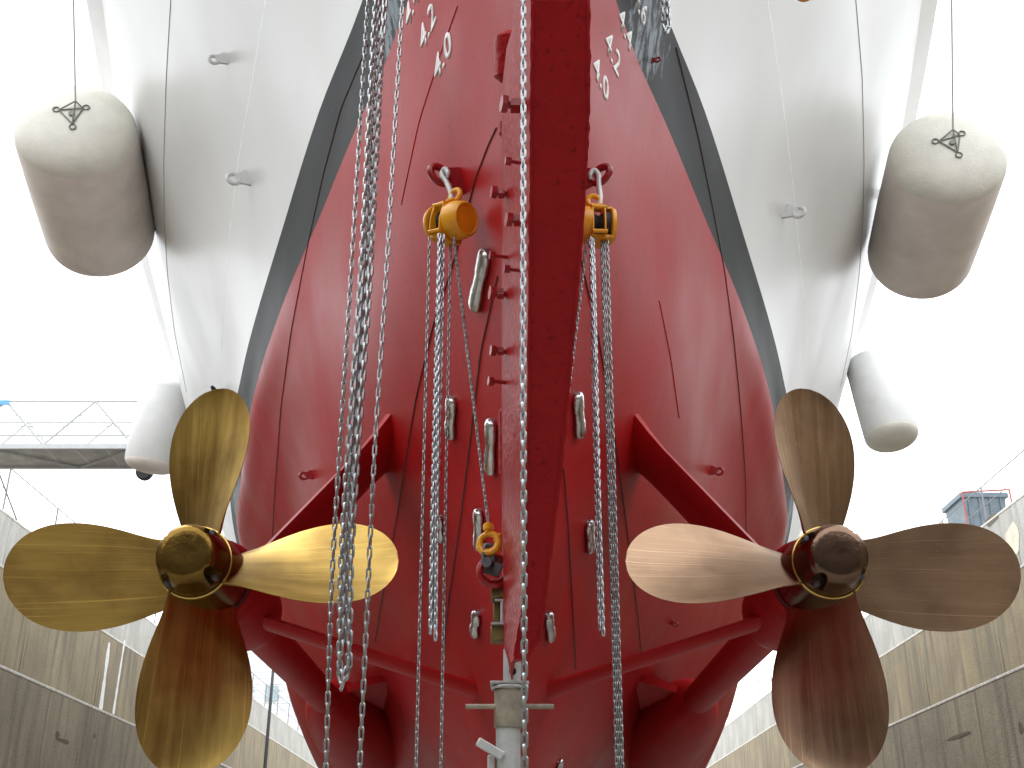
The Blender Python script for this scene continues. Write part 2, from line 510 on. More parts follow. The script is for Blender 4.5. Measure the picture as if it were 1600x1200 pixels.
# draught marks
def draught(text, z, yaft, side, size=0.165):
    cu = bpy.data.curves.new('mark', 'FONT')
    cu.body = text; cu.size = size; cu.align_x = 'LEFT'; cu.resolution_u = 3; cu.space_character = 1.05
    cu.offset = 0.0025
    o = bpy.data.objects.new('tmp_mark', cu); col.objects.link(o)
    dg = bpy.context.evaluated_depsgraph_get()
    me = bpy.data.meshes.new_from_object(o.evaluated_get(dg))
    bpy.data.objects.remove(o)
    import bmesh
    bm = bmesh.new(); bm.from_mesh(me)
    bmesh.ops.remove_doubles(bm, verts=bm.verts, dist=1e-5)
    ext = bmesh.ops.extrude_face_region(bm, geom=list(bm.faces))
    top = {g for g in ext['geom'] if isinstance(g, bmesh.types.BMVert)}
    for v in bm.verts:
        Y = yaft + (-v.co.x if side < 0 else v.co.x) * 1.25
        v.co = hull_p(Y, z + v.co.y * 1.2, side, 0.004 if v in top else -0.003)
    bm.to_mesh(me); bm.free()
    me.materials.clear(); me.materials.append(M['mark'])
    o = bpy.data.objects.new('draught_mark', me); col.objects.link(o)
    o.parent = ship; o.matrix_parent_inverse = Matrix.Translation(-Vector(ship.location))
    tag(o, 'white draught figure ' + text)
for (t, ul, vl, ur, vr) in (('4.0', 681, 132, 926, 112), ('4.2', 660, 84, 944, 72), ('4.4', 637, 48, 966, 34), ('4.6', 612, 10, 989, -4)):
    yl, zl, _ = on_hull(ul, vl); yr, zr, _ = on_hull(ur, vr)
    draught(t, zl, yl, -1); draught(t, zr, yr, 1)

# zinc anodes bolted to the bottom
def anode(u0, v0, u1, v1, wid, label=None):
    a = on_hull(u0, v0); b = on_hull(u1, v1)
    A = hull_p(*a, .0); B = hull_p(*b, .0)
    n = (hull_n(*a) + hull_n(*b)).normalized()
    t = (B - A); L = t.length; t.normalize()
    n = (n - t * n.dot(t)).normalized(); c = t.cross(n)
    C = (A + B) / 2
    wid *= 1.4
    prof = [(-.5, .30), (-.485, .62), (-.455, .85), (-.40, 1.0), (-.16, 1.0), (-.10, .88), (.10, .88), (.16, 1.0), (.40, 1.0), (.455, .85), (.485, .62), (.5, .30)] if L > .22 else [(-.5, .3), (-.46, .7), (-.38, .95), (-.24, 1.0), (-.08, .85), (0, .72), (.08, .85), (.24, 1.0), (.38, .95), (.46, .7), (.5, .3)]
    seg = 12; vs = []; fs = []
    for (h, r) in prof:
        for k in range(seg):
            an = 2 * math.pi * k / seg
            vs.append(C + t * h * L + c * math.cos(an) * wid * r + n * (.016 + math.sin(an) * wid * .55 * r))
    for i in range(len(prof) - 1):
        for k in range(seg):
            k2 = (k + 1) % seg
            fs.append((i * seg + k, i * seg + k2, (i + 1) * seg + k2, (i + 1) * seg + k))
    fs += [tuple(range(seg)), tuple((len(prof) - 1) * seg + k for k in range(seg))]
    o = MB().add(vs, fs).build('anode', M['zinc'], ship, ang=50)
    for e in (-.46, .46):
        MB().lathe([(0, .014), (.03, .014)], C + t * e * L, n, 8).build('stud', M['steel'], o)
    return o
for a in [(764, 392, 745, 484, .038), (710, 620, 707, 684, .034), (772, 655, 770, 740, .034), (752, 796, 752, 858, .031),
          (749, 957, 744, 992, .030), (898, 614, 903, 682, .034), (917, 815, 920, 860, .030), (853, 960, 858, 998, .028),
          (690, 806, 692, 846, .026), (872, 1190, 869, 1215, .03)]:
    anode(*a)

# lifting eyes on the plating
def padeye(u, v, mat, size, lean, ring=True, name='padeye'):
    """triangular plate with an eye standing off the plating; the hole faces the viewer"""
    Y, z, s = on_hull(u, v)
    p = hull_p(Y, z, s); n = hull_n(Y, z, s)
    t = Vector((0, 0, 1)) - n * n.z; t.normalize()
    c = n.cross(t)
    q = (n * 1.0 + t * lean).normalized()
    w = size
    mb = MB()
    base = [p + t * w * .95, p - t * w * .95]
    th = size * .16
    poly = [base[0] - n * .03, base[1] - n * .03, p - t * w * .45 + q * w * 1.2, p + t * w * .45 + q * w * 1.2]
    mb.prism([x - c * th for x in poly], c * th * 2)
    o = mb.build(name, mat, ship, ang=30, bevel=.004)
    e = p + q * w * 1.35
    mb = MB()
    pts = [e + (t * math.cos(2 * math.pi * k / 18) + q * math.sin(2 * math.pi * k / 18)) * w * .52 for k in range(18)]
    mb.tube(pts, w * .22, 8, closed=True)
    mb.build('eye_ring', mat, o)
    return e
PAD_L = padeye(722, 285, M['red_fresh'], .085, .35)
PAD_R = padeye(905, 285, M['red_fresh'], .085, .35)
for (u, v, s) in ((352, 92, .075), (388, 278, .10), (1226, 330, .10), (1376, 305, .12)):
    padeye(u, v, M['white'], s, .1)
for (u, v, s) in ((488, 742, .055), (1110, 735, .055), (1048, 972, .035), (1018, 95, .03)):
    padeye(u, v, M['red_fresh'], s, .1)

# ------------------------------------------------------------------ shaft brackets, shafts and bossings (parts of the ship)
PX, PY, PZ = 1.585, 5.66, 1.505           # propeller centres
def strut_arm(A, B, chord, thick, fwd, parent, name='arm', flare=1.0):
    """foil-shaped arm from A to B; chord runs fore and aft"""
    A = Vector(A); B = Vector(B)
    ax = (B - A).normalized()
    ch = (Vector(fwd) - ax * ax.dot(Vector(fwd))).normalized()
    nn = ax.cross(ch)
    sec = [(-.5, 0), (-.42, .6), (-.15, 1.0), (.2, .85), (.45, .35), (.5, 0), (.45, -.35), (.2, -.85), (-.15, -1.0), (-.42, -.6)]
    vs = []; fs = []; n = 9
    for i in range(n + 1):
        t = i / n
        k = 1.0 + (flare - 1.0) * max(0, (t - .72) / .28) ** 2
        P = A.lerp(B, t)
        for (a, b) in sec:
            vs.append(P + ch * a * chord * (1 + (k - 1) * .5) + nn * b * thick * .5 * k)
    m = len(sec)
    for i in range(n):
        for k in range(m):
            k2 = (k + 1) % m
            fs.append((i * m + k, i * m + k2, (i + 1) * m + k2, (i + 1) * m + k))
    fs += [tuple(range(m)), tuple(n * m + k for k in range(m))]
    o = MB().add(vs, fs).build(name, M['red'], parent, ang=50)
    return o
for s in (-1, 1):
    c = Vector((s * PX, PY, PZ))
    # barrel of the bracket
    boss = MB().lathe([(.20, .215), (.22, .235), (.30, .245), (.70, .245), (.95, .23), (1.12, .19), (1.18, .15)], c, (0, 1, 0), 36).build('bracket_barrel', M['red'], ship, ang=40)
    MB().lathe([(.15, .19), (.20, .205), (.225, .205)], c, (0, 1, 0), 32).build('rope_guard', M['old_steel'], ship)
    up = hp(604, 686) if s < 0 else hp(998, 686)
    strut_arm(c + Vector((-s * .16, .62, .13)), Vector(up) + Vector((-s * .05, .05, .03)), .42, .10, (0.0, 1.0, -.22), boss, flare=1.5)
    lo = Vector((s * .02, 6.75, 1.02))
    strut_arm(c + Vector((-s * .12, .66, -.10)), lo, .28, .066, (0, 1, -.05), boss, flare=2.3)
    # shaft and its bossing where it enters the hull
    MB().tube([c + Vector((0, .9, 0)), c + Vector((0, 5.4, 0))], .125, 28).build('propeller_shaft', M['red'], ship)
    prof = [(4.20, .127), (4.28, .16), (4.45, .215), (4.8, .275), (5.6, .37), (7.0, .42), (9.0, .40), (11.0, .2)]
    MB().lathe(prof, c, (0, 1, 0), 32).build('shaft_bossing', M['red'], ship, ang=60)
    # web plate between bossing and deadwood, its aft edge flared
    mb = MB()
    vs = []; fs = []
    n = 10
    for i in range(n + 1):
        t = i / n
        xx = s * (PX - .15 - t * .95)
        ya = c.y + 4.35 + 0.9 * t * t
        zc = PZ + .10 + .16 * math.sin(t * math.pi) * .6 + t * .1
        for (dy, dz) in ((0, -.03), (0, .035), (.25, .06), (2.8, .10), (2.8, -.10), (.25, -.07)):
            vs.append((xx, ya + dy, zc + dz))
    for i in range(n):
        for k in range(6):
            k2 = (k + 1) % 6
            fs.append((i * 6 + k, i * 6 + k2, i * 6 + 6 + k2, i * 6 + 6 + k))
    mb.add(vs, fs).build('bossing_web', M['red'], ship, ang=40)

# ------------------------------------------------------------------ propellers
def bronze(name, c1, c2, dark, rough):
    m, nt, b = new_mat(name)
    uv = nt.nodes.new('ShaderNodeAttribute'); uv.attribute_name = 'blade'      # (along radius, across chord, blade no.)
    mp = nt.nodes.new('ShaderNodeMapping'); mp.inputs['Scale'].default_value = (1.3, 6.0, 3.1)
    nt.links.new(uv.outputs['Vector'], mp.inputs[0])
    st = noise(nt, mp.outputs[0], 1.0, 6, 0.6)
    mp2 = nt.nodes.new('ShaderNodeMapping'); mp2.inputs['Scale'].default_value = (0.7, 85.0, 7.7)
    nt.links.new(uv.outputs['Vector'], mp2.inputs[0])
    fine = noise(nt, mp2.outputs[0], 1.0, 3, 0.6)
    v = coords(nt)
    blot = noise(nt, v, 3.2, 4)
    c = mixc(nt, ramp(nt, st, [(0.30, 0.1), (0.72, 0.9)]), c1, c2)
    c = mixc(nt, ramp(nt, blot, [(0.45, 0.0), (0.75, 0.75)]), c, dark)
    c = mixc(nt, ramp(nt, fine, [(0.60, 0.0), (0.70, 0.7)]), c, [min(1, x * 1.5) for x in c2])
    nt.links.new(c, b.inputs['Base Color'])
    b.inputs['Metallic'].default_value = 1.0
    nt.links.new(ramp(nt, st, [(0.3, rough), (0.7, rough + .16)]), b.inputs['Roughness'])
    bump(nt, b, fine, 0.06, 0.003)
    return m
M['bronze_l'] = bronze('golden_bronze', (0.29, 0.18, 0.048), (0.50, 0.34, 0.10), (0.17, 0.095, 0.034), .27)
M['bronze_r'] = bronze('brown_bronze', (0.27, 0.168, 0.105), (0.39, 0.262, 0.17), (0.19, 0.118, 0.078), .25)
M['brass_rim'] = plain('bright_brass_edge', (0.55, 0.38, 0.12), 0.25, 1.0, 0.15, 9)
M['hub_l'] = plain('dark_gold_hub', (0.18, 0.105, 0.026), 0.24, 1.0, 0.35, 7, .1, 30)
M['hub_r'] = plain('dark_brown_hub', (0.16, 0.10, 0.068), 0.22, 1.0, 0.3, 7, .1, 30)
def blade_mesh(h, ang, idx):
    """h = hand of the pitch; blade pointing along ang (0 = +X, seen from astern)"""
    r0, R1, CM = .15, 1.005, .57
    rad = Vector((math.cos(ang), 0, math.sin(ang)))
    tan = Vector((-math.sin(ang), 0, math.cos(ang)))
    axl = Vector((0, 1, 0))
    nr, nc = 34, 14
    top = []; bot = []; par = []
    for i in range(nr + 1):
        s = i / nr
        s2 = 1 - (1 - s) ** 1.35
        r = r0 + (R1 - r0) * s2
        cs = float(np.interp(s2, [0, .1, .2, .3, .4, .5, .55], [.43, .44, .475, .515, .548, .567, .57]))
        if s2 > .55: cs = CM * math.sqrt(max(0, 1 - ((s2 - .55) / .45) ** 2.45))
        cs = max(cs, .002)
        phi = math.atan(2.6 / (2 * math.pi * math.sqrt(r * r + .06)))
        e = tan * math.cos(phi) - axl * math.sin(phi) * h
        n = axl * math.cos(phi) + tan * math.sin(phi) * h
        th = np.interp(s2, [0, .3, .7, 1], [.060, .036, .020, .008])
        skew = h * .035 * (s2 * s2 - .2)
        rake = -.02 * s2
        P0 = rad * r + axl * rake
        for j in range(nc + 1):
            w = -1 + 2 * j / nc
            lens = (1 - w * w) ** .6 + .10
            cam_ = .05 * cs * (1 - w * w)
            edge = min(1.0, cs / .25)
            q = P0 + e * (w * cs * .5 + skew)
            # wide outer sections wrap gently round the axis
            q = q - rad * (w * cs * .5 * math.cos(phi)) ** 2 / (2 * max(r, .35)) * .55
            top.append(q + n * (cam_ - th * .5 * lens * edge))
            bot.append(q + n * (cam_ + th * .5 * lens * edge))
            par.append((s2, w * cs, idx * 2.37))
    w = nc + 1
    vs = top + bot; N = len(top); fs = []
    for i in range(nr):
        for j in range(nc):
            a = i * w + j
            fs.append((a, a + 1, a + w + 1, a + w))
            fs.append((N + a, N + a + w, N + a + w + 1, N + a + 1))
    for i in range(nr):
        fs.append((i * w, (i + 1) * w, N + (i + 1) * w, N + i * w))
        b_ = i * w + nc
        fs.append((b_, N + b_, N + b_ + w, b_ + w))
    for j in range(nc):
        a = nr * w + j
        fs.append((a, N + a, N + a + 1, a + 1))
    return vs, fs, par + par
for (s, hand, mat, label) in ((-1, -1, M['bronze_l'], 'polished golden bronze four-bladed propeller on the left of the hull'),
                              (1, 1, M['bronze_r'], 'dull brown bronze four-bladed propeller on the right of the hull')):
    c = Vector((s * PX, PY, PZ))
    pr = thing('propeller', c, label, 'propeller')
    for k in range(4):
        vs, fs, par = blade_mesh(hand, math.pi / 2 * k + R(-s * 4.0), k + (0 if s < 0 else 9))
        mb = MB().add([p + c for p in vs], fs)
        o = mb.build('blade', mat, pr, ang=60)
        at_ = o.data.attributes.new('blade', 'FLOAT_VECTOR', 'POINT')
        at_.data.foreach_set('vector', [x for p in par for x in p])
        tag(o, ('golden' if s < 0 else 'brown') + ' leaf-shaped blade pointing ' + ('right', 'up', 'left', 'down')[k])
    mb = MB().lathe([(-.16, .170), (-.15, .182), (-.10, .188), (0, .198), (.10, .203), (.20, .200), (.21, .17)], c, (0, 1, 0), 48)
    hm = M['hub_l'] if s < 0 else M['hub_r']
    mb.build('hub', hm, pr, ang=40)
    # fairwater cap with bolt pockets
    mb = MB().lathe([(-.345, .03), (-.347, .105), (-.342, .128), (-.328, .145), (-.30, .155), (-.26, .163), (-.20, .172), (-.172, .176), (-.150, .177)], c, (0, 1, 0), 56)
    cap = mb.build('hub_cap', hm, pr, ang=35)
    MB().tube(ring_pts(c + Vector((0, -.158, 0)), Vector((1, 0, 0)), Vector((0, 0, 1)), .181, 40), .008, 8, closed=True).build('cap_rim', M['brass_rim'], pr)
    cut = MB()
    for k in range(4):
        an = R(45 + 90 * k + 8)
        d = Vector((math.cos(an), 0, math.sin(an)))
        cut.lathe([(-.34, .030), (-.21, .042)], c + d * .160, (0, 1, 0), 16)
    co = cut.build('cutter', M['black'])
    bmod = cap.modifiers.new('pockets', 'BOOLEAN'); bmod.object = co; bmod.solver = 'EXACT'
    dg = bpy.context.evaluated_depsgraph_get()
    nm = bpy.data.meshes.new_from_object(cap.evaluated_get(dg))
    cap.modifiers.clear(); cap.data = nm
    nm.shade_smooth(); nm.set_sharp_from_angle(angle=R(35))
    bpy.data.objects.remove(co)
    for k in range(4):
        an = R(45 + 90 * k + 8)
        d = Vector((math.cos(an), 0, math.sin(an)))
        b = MB().lathe([(-.255, .012), (-.25, .018), (-.208, .018)], c + d * .158, (0, 1, 0), 6).build('bolt', M['old_steel'], cap)

# ------------------------------------------------------------------ rudder, turned a little to starboard
def te_y(z):       # trailing edge
    return float(np.interp(z, [.5, .9, 1.3, 2.8, 4.3], [4.6, 4.42, 4.15, 3.05, 2.98]))
def te_pt(u, v):
    d = ray(u, v); t = 4.0
    for _ in range(40):
        t = te_y(d.z * t) / d.y
    return d * t
def le_y(z):
    return float(np.interp(z, [.5, 1.0, 1.6, 2.5, 3.5, 4.2, 4.6], [5.80, 5.55, 4.90, 4.10, 3.60, 3.42, 3.30]))
edge = [(-70, 833, 918), (0, 832, 920), (100, 831, 920), (200, 830, 919), (300, 829, 914), (400, 828, 906), (500, 827, 898), (600, 826, 890), (700, 824, 880), (800, 822, 868), (900, 819, 856), (960, 815, 850), (1000, 808, 842), (1030, 803, 822)]
rud = thing('rudder', (0.0, 5.0, .9), 'dark red rudder blade seen edge-on at the centreline, hung with chains', 'rudder')
vs = []; fs = []
for (v, ul, ur) in edge:
    a = te_pt(ul, v); b = te_pt(ur, v)
    z = (a.z + b.z) / 2; a.z = b.z = z
    yl = le_y(z); yt = (a.y + b.y) / 2
    ch = max((yl - yt) * float(np.interp(v, [900, 960, 1000, 1030], [1, .62, .3, .08])), .08)
    k = min(1.0, ch / .9)
    vs += [(a.x, yt, z), (a.x * .35 - .055 * k, yt + ch * .62, z), (-.045 * k, yt + ch * .88, z), (.0, yl, z), (.045 * k, yt + ch * .88, z), (b.x * .4 + .055 * k, yt + ch * .55, z), (b.x, yt, z)]
m = 7
for i in range(len(edge) - 1):
    for k in range(m):
        k2 = (k + 1) % m
        fs.append((i * m + k, i * m + k2, (i + 1) * m + k2, (i + 1) * m + k))
fs += [tuple(range(m)), tuple((len(edge) - 1) * m + k for k in range(m))]
RP = [Vector(p) for p in vs]
rud_o = MB().add(vs, fs).build('rudder_blade', M['red_dark'], rud, ang=25)
def port_face(u, v, frac):
    """a point on the rudder's port side at height of (u, v)"""
    best = None
    for i in range(len(edge) - 1):
        if edge[i][0] <= v <= edge[i + 1][0]:
            t = (v - edge[i][0]) / (edge[i + 1][0] - edge[i][0])
            a = RP[i * m].lerp(RP[i * m + m], t); b = RP[i * m + 1].lerp(RP[i * m + m + 1], t)
            return a.lerp(b, frac)
    return RP[0]
# weld bead down the aft corner, and stud lugs left on the port face
for corner in (0, 6):
    pts = []
    for i in range(len(edge) - 1):
        for k in range(8):
            p = RP[i * m + corner].lerp(RP[i * m + m + corner], k / 8)
            pts.append(p + Vector((random.uniform(-.002, .002), random.uniform(-.002, .001), 0)))
    MB().tube(pts, [.0045 + .004 * random.random() for _ in pts], 6).build('weld_bead', M['red_dark'], rud)
for (v, fr, L, r) in ((122, .30, .07, .020), (215, .30, .055, .010), (308, .30, .05, .017), (385, .32, .055, .010), (180, .95, .05, .016), (295, .9, .06, .011), (352, .95, .055, .018), (450, .95, .05, .014), (503, .95, .06, .012)):
    p = port_face(0, v, fr)
    d = Vector((-1, -.25, 0)).normalized()
    mb = MB().tube([p - d * .02, p + d * L], r * .7, 8)
    mb.lathe([(L - .01, r * 1.7), (L + .012, r * 1.7)], p, d, 6)
    if r > .012: mb.box(p + d * L * .4, (L * .5, r * 2.4, r * 1.5))
    mb.build('lug', M['red_fresh'], rud, ang=30)
# gudgeons between stern post and rudder
for (u, v, hgt, w) in ((778, 90, .20, .085), (783, 200, .09, .05), (784, 690, .32, .07)):
    d = ray(u, v)
    t = 5.0
    for _ in range(30): t = (le_y(d.z * t) + .02) / d.y
    p = d * t
    mb = MB().lathe([(-hgt / 2, w * .7), (-hgt / 2 + .02, w), (hgt / 2 - .02, w), (hgt / 2, w * .7)], (p.x + w * .8, p.y, p.z), (0, -.45, .9), 20)
    mb.build('gudgeon', M['red_dark'], rud, ang=35)
# lifting eye with shackle ear low on the port side, and bronze pintle block below it
pe = at(772, 893, 4.95)
mb = MB().tube([pe + Vector((math.cos(a) * .062, 0, math.sin(a) * .062)) for a in [2 * math.pi * k / 20 for k in range(20)]], .020, 8, closed=True)
mb.box(pe + Vector((.075, .02, -.01)), (.07, .05, .07))
tag(mb.build('lifting_eye', M['red_fresh'], rud), 'red ring welded low on the rudder')
M['olive'] = plain('old_bronze', (0.20, 0.15, 0.06), 0.45, 0.7, 0.35, 14)
pb = at(778, 955, 5.0)
mb = MB()
mb.box(pb + Vector((.01, .02, .095)), (.085, .10, .085)); mb.box(pb + Vector((.005, .03, -.10)), (.075, .10, .065)); mb.box(pb + Vector((-.005, .05, 0)), (.035, .04, .16))
tag(mb.build('pintle_block', M['olive'], rud, bevel=.006), 'greenish bronze pintle block')
mb = MB()
mb.box(pb + Vector((.015, -.03, .042)), (.06, .02, .008)); mb.box(pb + Vector((.015, -.03, -.063)), (.09, .03, .010)); mb.tube([pb + Vector((.02, -.03, -.06)), pb + Vector((.02, -.03, .04))], .009, 8)
mb.build('keeper_bolt', M['prop_grey'], rud)

# ------------------------------------------------------------------ chains
def link_verts(pitch, wire, width, ns=5, seg=5):
    """one oval link, long axis Z"""
    r = width / 2 - wire
    hl = pitch / 2 + wire * .9 - r            # half of the straight length on the centreline
    hl = max(hl, 0.001)
    path = []
    for k in range(ns + 1):
        a = math.pi * k / ns
        path.append(Vector((r * math.cos(a), 0, hl + r * math.sin(a))))
    for k in range(ns + 1):
        a = math.pi + math.pi * k / ns
        path.append(Vector((r * math.cos(a), 0, -hl + r * math.sin(a))))
    return MB().tube(path, wire, seg, closed=True)
def chain_frames(pts, pitch, roll0=R(40), jitter=R(4)):
    pts = [Vector(p) for p in pts]
    out = []
    seglen = [(b - a).length for a, b in zip(pts[:-1], pts[1:])]
    tot = sum(seglen); n = int(tot / pitch)
    for i in range(n):
        d = (i + .5) * pitch
        k = 0
        while k < len(seglen) - 1 and d > seglen[k]:
            d -= seglen[k]; k += 1
        t = (pts[k + 1] - pts[k]).normalized()
        p = pts[k] + t * d
        q = t.to_track_quat('Z', 'Y') @ Quaternion((0, 0, 1), roll0 + (math.pi / 2 if i % 2 else 0) + random.uniform(-jitter, jitter))
        out.append((p, q))
    return out
LINKS = {}
def chain_links(root, pts, pitch, wire, width, mat, roll0=R(40)):
    """every link an object of its own, sharing one mesh"""
    key = (pitch, wire, width, mat.name)
    if key not in LINKS:
        o = link_verts(pitch * 1.0 + wire * 2 * .0, wire, width).build('link', mat)
        LINKS[key] = o.data
        bpy.data.objects.remove(o)
    inv = Matrix.Translation(-Vector(root.location))
    for (p, q) in chain_frames(pts, pitch, roll0):
        o = bpy.data.objects.new('link', LINKS[key])
        o.rotation_mode = 'QUATERNION'
        o.location = p; o.rotation_quaternion = q
        o.parent = root; o.matrix_parent_inverse = inv
        col.objects.link(o)
def chain_joined(name, pts, pitch, wire, width, mat, parent, roll0=R(40), inv=None):
    base = link_verts(pitch, wire, width, 4, 4)
    mb = MB()
    bv = [Vector(v) for v in base.v]
    for (p, q) in chain_frames(pts, pitch, roll0):
        mb.add([q @ v + p for v in bv], base.f)
    me = bpy.data.meshes.new(name); me.from_pydata(mb.v, [], mb.f); me.materials.append(mat); me.shade_smooth()
    o = bpy.data.objects.new(name, me); col.objects.link(o)
    o.parent = parent; o.matrix_parent_inverse = Matrix.Translation(-Vector(parent.location))
    o['kind'] = 'stuff'
    return o
def hang(u0, v0, u1, v1, Y, bow=0.0, n=12):
    a = at(u0, v0, Y); b = at(u1, v1, Y)
    return [a.lerp(b, i / n) + Vector((bow * math.sin(math.pi * i / n), 0, 0)) for i in range(n + 1)]
CY = 4.42
def hangp(pts, Y, n=8):
    q = pchip([p[1] for p in pts], [p[0] for p in pts], [pts[0][1] + (pts[-1][1] - pts[0][1]) * i / (n * 3) for i in range(n * 3 + 1)])
    return [at(float(u), pts[0][1] + (pts[-1][1] - pts[0][1]) * i / (n * 3), Y) for i, u in enumerate(q)]
p = hangp([(579, -60), (575, 0), (549, 420), (528, 750), (519, 900), (508, 1240)], CY)
c1 = thing('chain', p[0], 'single slack chain hanging farthest left, in front of the golden propeller blade', 'chain', 'chains hanging over the left propeller')
chain_links(c1, p, .0435, .0044, .0235, M['steel'], R(12))
p = hangp([(633, -60), (629, 0), (604, 420), (583, 750), (576, 900), (560, 1240)], CY - .05)
c3 = thing('chain', p[0], 'single slack chain just right of the thick gathered bundle over the golden blade', 'chain', 'chains hanging over the left propeller')
chain_links(c3, p, .0435, .0044, .0235, M['steel'], R(12))
tp = at(594, -40, CY - .03); lb = at(539, 1062, CY - .03)
c2 = thing('gathered_chain', lb, 'thick bundle of gathered chain hanging in loops, ending above the shaft', 'chain')
for i, (du, dvv, dy, roll, bw) in enumerate(((-7.5, 1045, .0, 8, .0), (6.5, 1044, -.004, 98, .0), (-1, 1000, .07, 35, .0))):
    pa = hangp([(598 + du, -40), (595 + du, 0), (572 + du, 420), (549 + du, 750), (541 + du, 900), (538.5 + du, dvv)], CY - .03 + dy)
    chain_links(c2, pa, .043, .0066, .031, M['steel'], R(roll))
# the loops at the bottom of the bundle
a = at(531, 1034, CY - .03); b = at(545, 1024, CY - .034)
mid = (a + b) / 2 + Vector((0, -.004, -.10))
chain_links(c2, [a, a.lerp(mid, .6) + Vector((-.004, 0, 0)), mid, mid.lerp(b, .4) + Vector((.004, 0, 0)), b], .0385, .0066, .031, M['steel'], R(15))
p = hang(818, -60, 817, 560, 2.93) + hang(817, 560, 820, 1240, 2.93)[1:]
c4 = thing('chain', p[0], 'bright chain hanging straight down along the left edge of the dark red rudder', 'chain')
chain_links(c4, p, .0290, .0041, .0200, M['steel'], R(15))
p = at(1042, 44, 5.2)
c5 = thing('chain_end', p, 'doubled end of chain hanging in front of the black stripe at the top right', 'chain')
for du, r_ in ((-6, 15), (2, 60)):
    chain_links(c5, hang(1038 + du, -60, 1043 + du, 44 - abs(du), 5.2), .046, .0072, .034, M['steel'], R(r_))
chain_links(c5, [at(1037, 40, 5.2), at(1041, 50, 5.2), at(1045, 40, 5.2)], .046, .0072, .034, M['steel'])

# ------------------------------------------------------------------ chain hoists
X3, Y3, Z3 = Vector((1, 0, 0)), Vector((0, 1, 0)), Vector((0, 0, 1))
def hoist(eye, body, rotz, tilt, label):
    """chain block: round gear cover, slotted middle and hand-wheel cover on one horizontal axle"""
    root = thing('chain_hoist', body, label, 'chain hoist')
    q = Matrix.Rotation(rotz, 3, 'Z') @ Matrix.Rotation(tilt, 3, 'Y')
    A = q @ X3; F = q @ Y3; U = A.cross(F)
    body = Vector(body)
    # gear cover (right), stepped dish
    prof = [(.018, .070), (.020, .088), (.050, .091), (.098, .083), (.107, .076), (.108, .070), (.104, .066), (.104, .01)]
    tag(MB().lathe(prof, body, A, 32).build('gear_cover', M['yellow'], root, ang=40), 'round yellow gear cover')
    # hand-wheel cover (left)
    MB().lathe([(-.074, .066), (-.045, .066)], body, A, 24).build('handwheel', M['black'], root)
    for z in (-1, 1):
        MB().box(body + U * z * .078 + A * -.062, (.045, .075, .014), q).build('cover_bridge', M['yellow'], root, bevel=.003)
    prof = [(-.072, .060), (-.074, .084), (-.080, .087), (-.096, .080), (-.100, .05), (-.100, .01)]
    MB().lathe(prof, body, A, 32).build('handwheel_cover', M['yellow'], root, ang=40)
    # side plates and bridging bars
    for x in (-.044, .014):
        mb = MB()
        poly = [body + A * x + F * y + U * z for (y, z) in ((-.075, -.085), (.075, -.085), (.088, -.02), (.080, .06), (.03, .105), (-.03, .105), (-.080, .06), (-.088, -.02))]
        mb.prism(poly, A * .008)
        mb.build('side_plate', M['yellow'], root, bevel=.002)
    MB().lathe([(-.040, .062), (-.016, .045), (.012, .062)], body, A, 24).build('chain_sheave', M['black'], root)
    for (y, z) in ((-.07, -.075), (.07, -.075), (-.075, .055), (.075, .055)):
        MB().tube([body + A * -.05 + F * y + U * z, body + A * .02 + F * y + U * z], .010, 8).build('tie_bar', M['yellow'], root)
    mb = MB()                                            # chain guide lip below
    mb.box(body + U * -.088 + A * -.015, (.085, .10, .02), q)
    mb.build('chain_guide', M['yellow'], root, bevel=.004)
    # top yoke with eye
    yk = body + U * .135
    mb = MB().tube(ring_pts(yk, A, U, .030, 16), .013, 8, closed=True)
    mb.box(body + U * .100 + A * -.012, (.05, .035, .03), q)
    mb.build('top_eye', M['yellow'], root)
    # steel hook between pad eye and hoist
    e = Vector(eye); y2 = yk + U * .03
    d = (e - y2)
    side = A * .028
    pts = [y2 + Vector((0, 0, -.045)) - side, y2 - side * 1.2, y2 + d * .5 - side * .2, e + side * .3 - Vector((0, 0, .0)), e + Vector((0, 0, .035)) + side * 1.2, e + side * 2.0, e - Vector((0, 0, .03)) + side * 1.9]
    sm = []
    for i in range(len(pts) - 1):
        for k in range(4):
            sm.append(pts[i].lerp(pts[i + 1], k / 4))
    sm.append(pts[-1])
    for _ in range(3):
        sm = [sm[0]] + [(sm[i - 1] + sm[i] * 2 + sm[i + 1]) / 4 for i in range(1, len(sm) - 1)] + [sm[-1]]
    MB().tube(sm, [.013] * (len(sm) - 4) + [.012, .010, .008, .006], 10).build('top_hook', M['prop_grey'], root)
    return root
HYL = PAD_L.y - .06
hb = at(703, 347, HYL)
hl = hoist(PAD_L, hb, R(-38), R(12), 'yellow chain hoist with a round cover, hooked to the red eye left of the rudder')
def strands(root, name, u0, v0, u1, v1, Y, n, pitch, wire, width, mat, spread):
    for i in range(n):
        a = 2 * math.pi * i / n
        pts = hang(u0, v0, u1, v1 + (8 * (i % 3) - 8), Y)
        off = Vector((math.cos(a) * spread, math.sin(a) * spread, 0))
        pts = [p + Vector((math.cos(a + j * .12) * spread, math.sin(a + j * .12) * spread, 0)) for j, p in enumerate(pts)]
        tag(chain_joined(name, pts, pitch, wire, width, mat, root, a), None)
strands(hl, 'gathered_load_chain', 689, 368, 677, 992, HYL - .06, 3, .0245, .0048, .021, M['galv'], .0115)
chain_joined('hand_chain', hang(671, 372, 649, 1240, HYL - .02), .0235, .0034, .0175, M['steel'], hl)
chain_joined('hand_chain', hang(704, 372, 688, 1240, HYL + .04), .0235, .0034, .0175, M['steel'], hl)
hk = at(763, 818, 4.90)
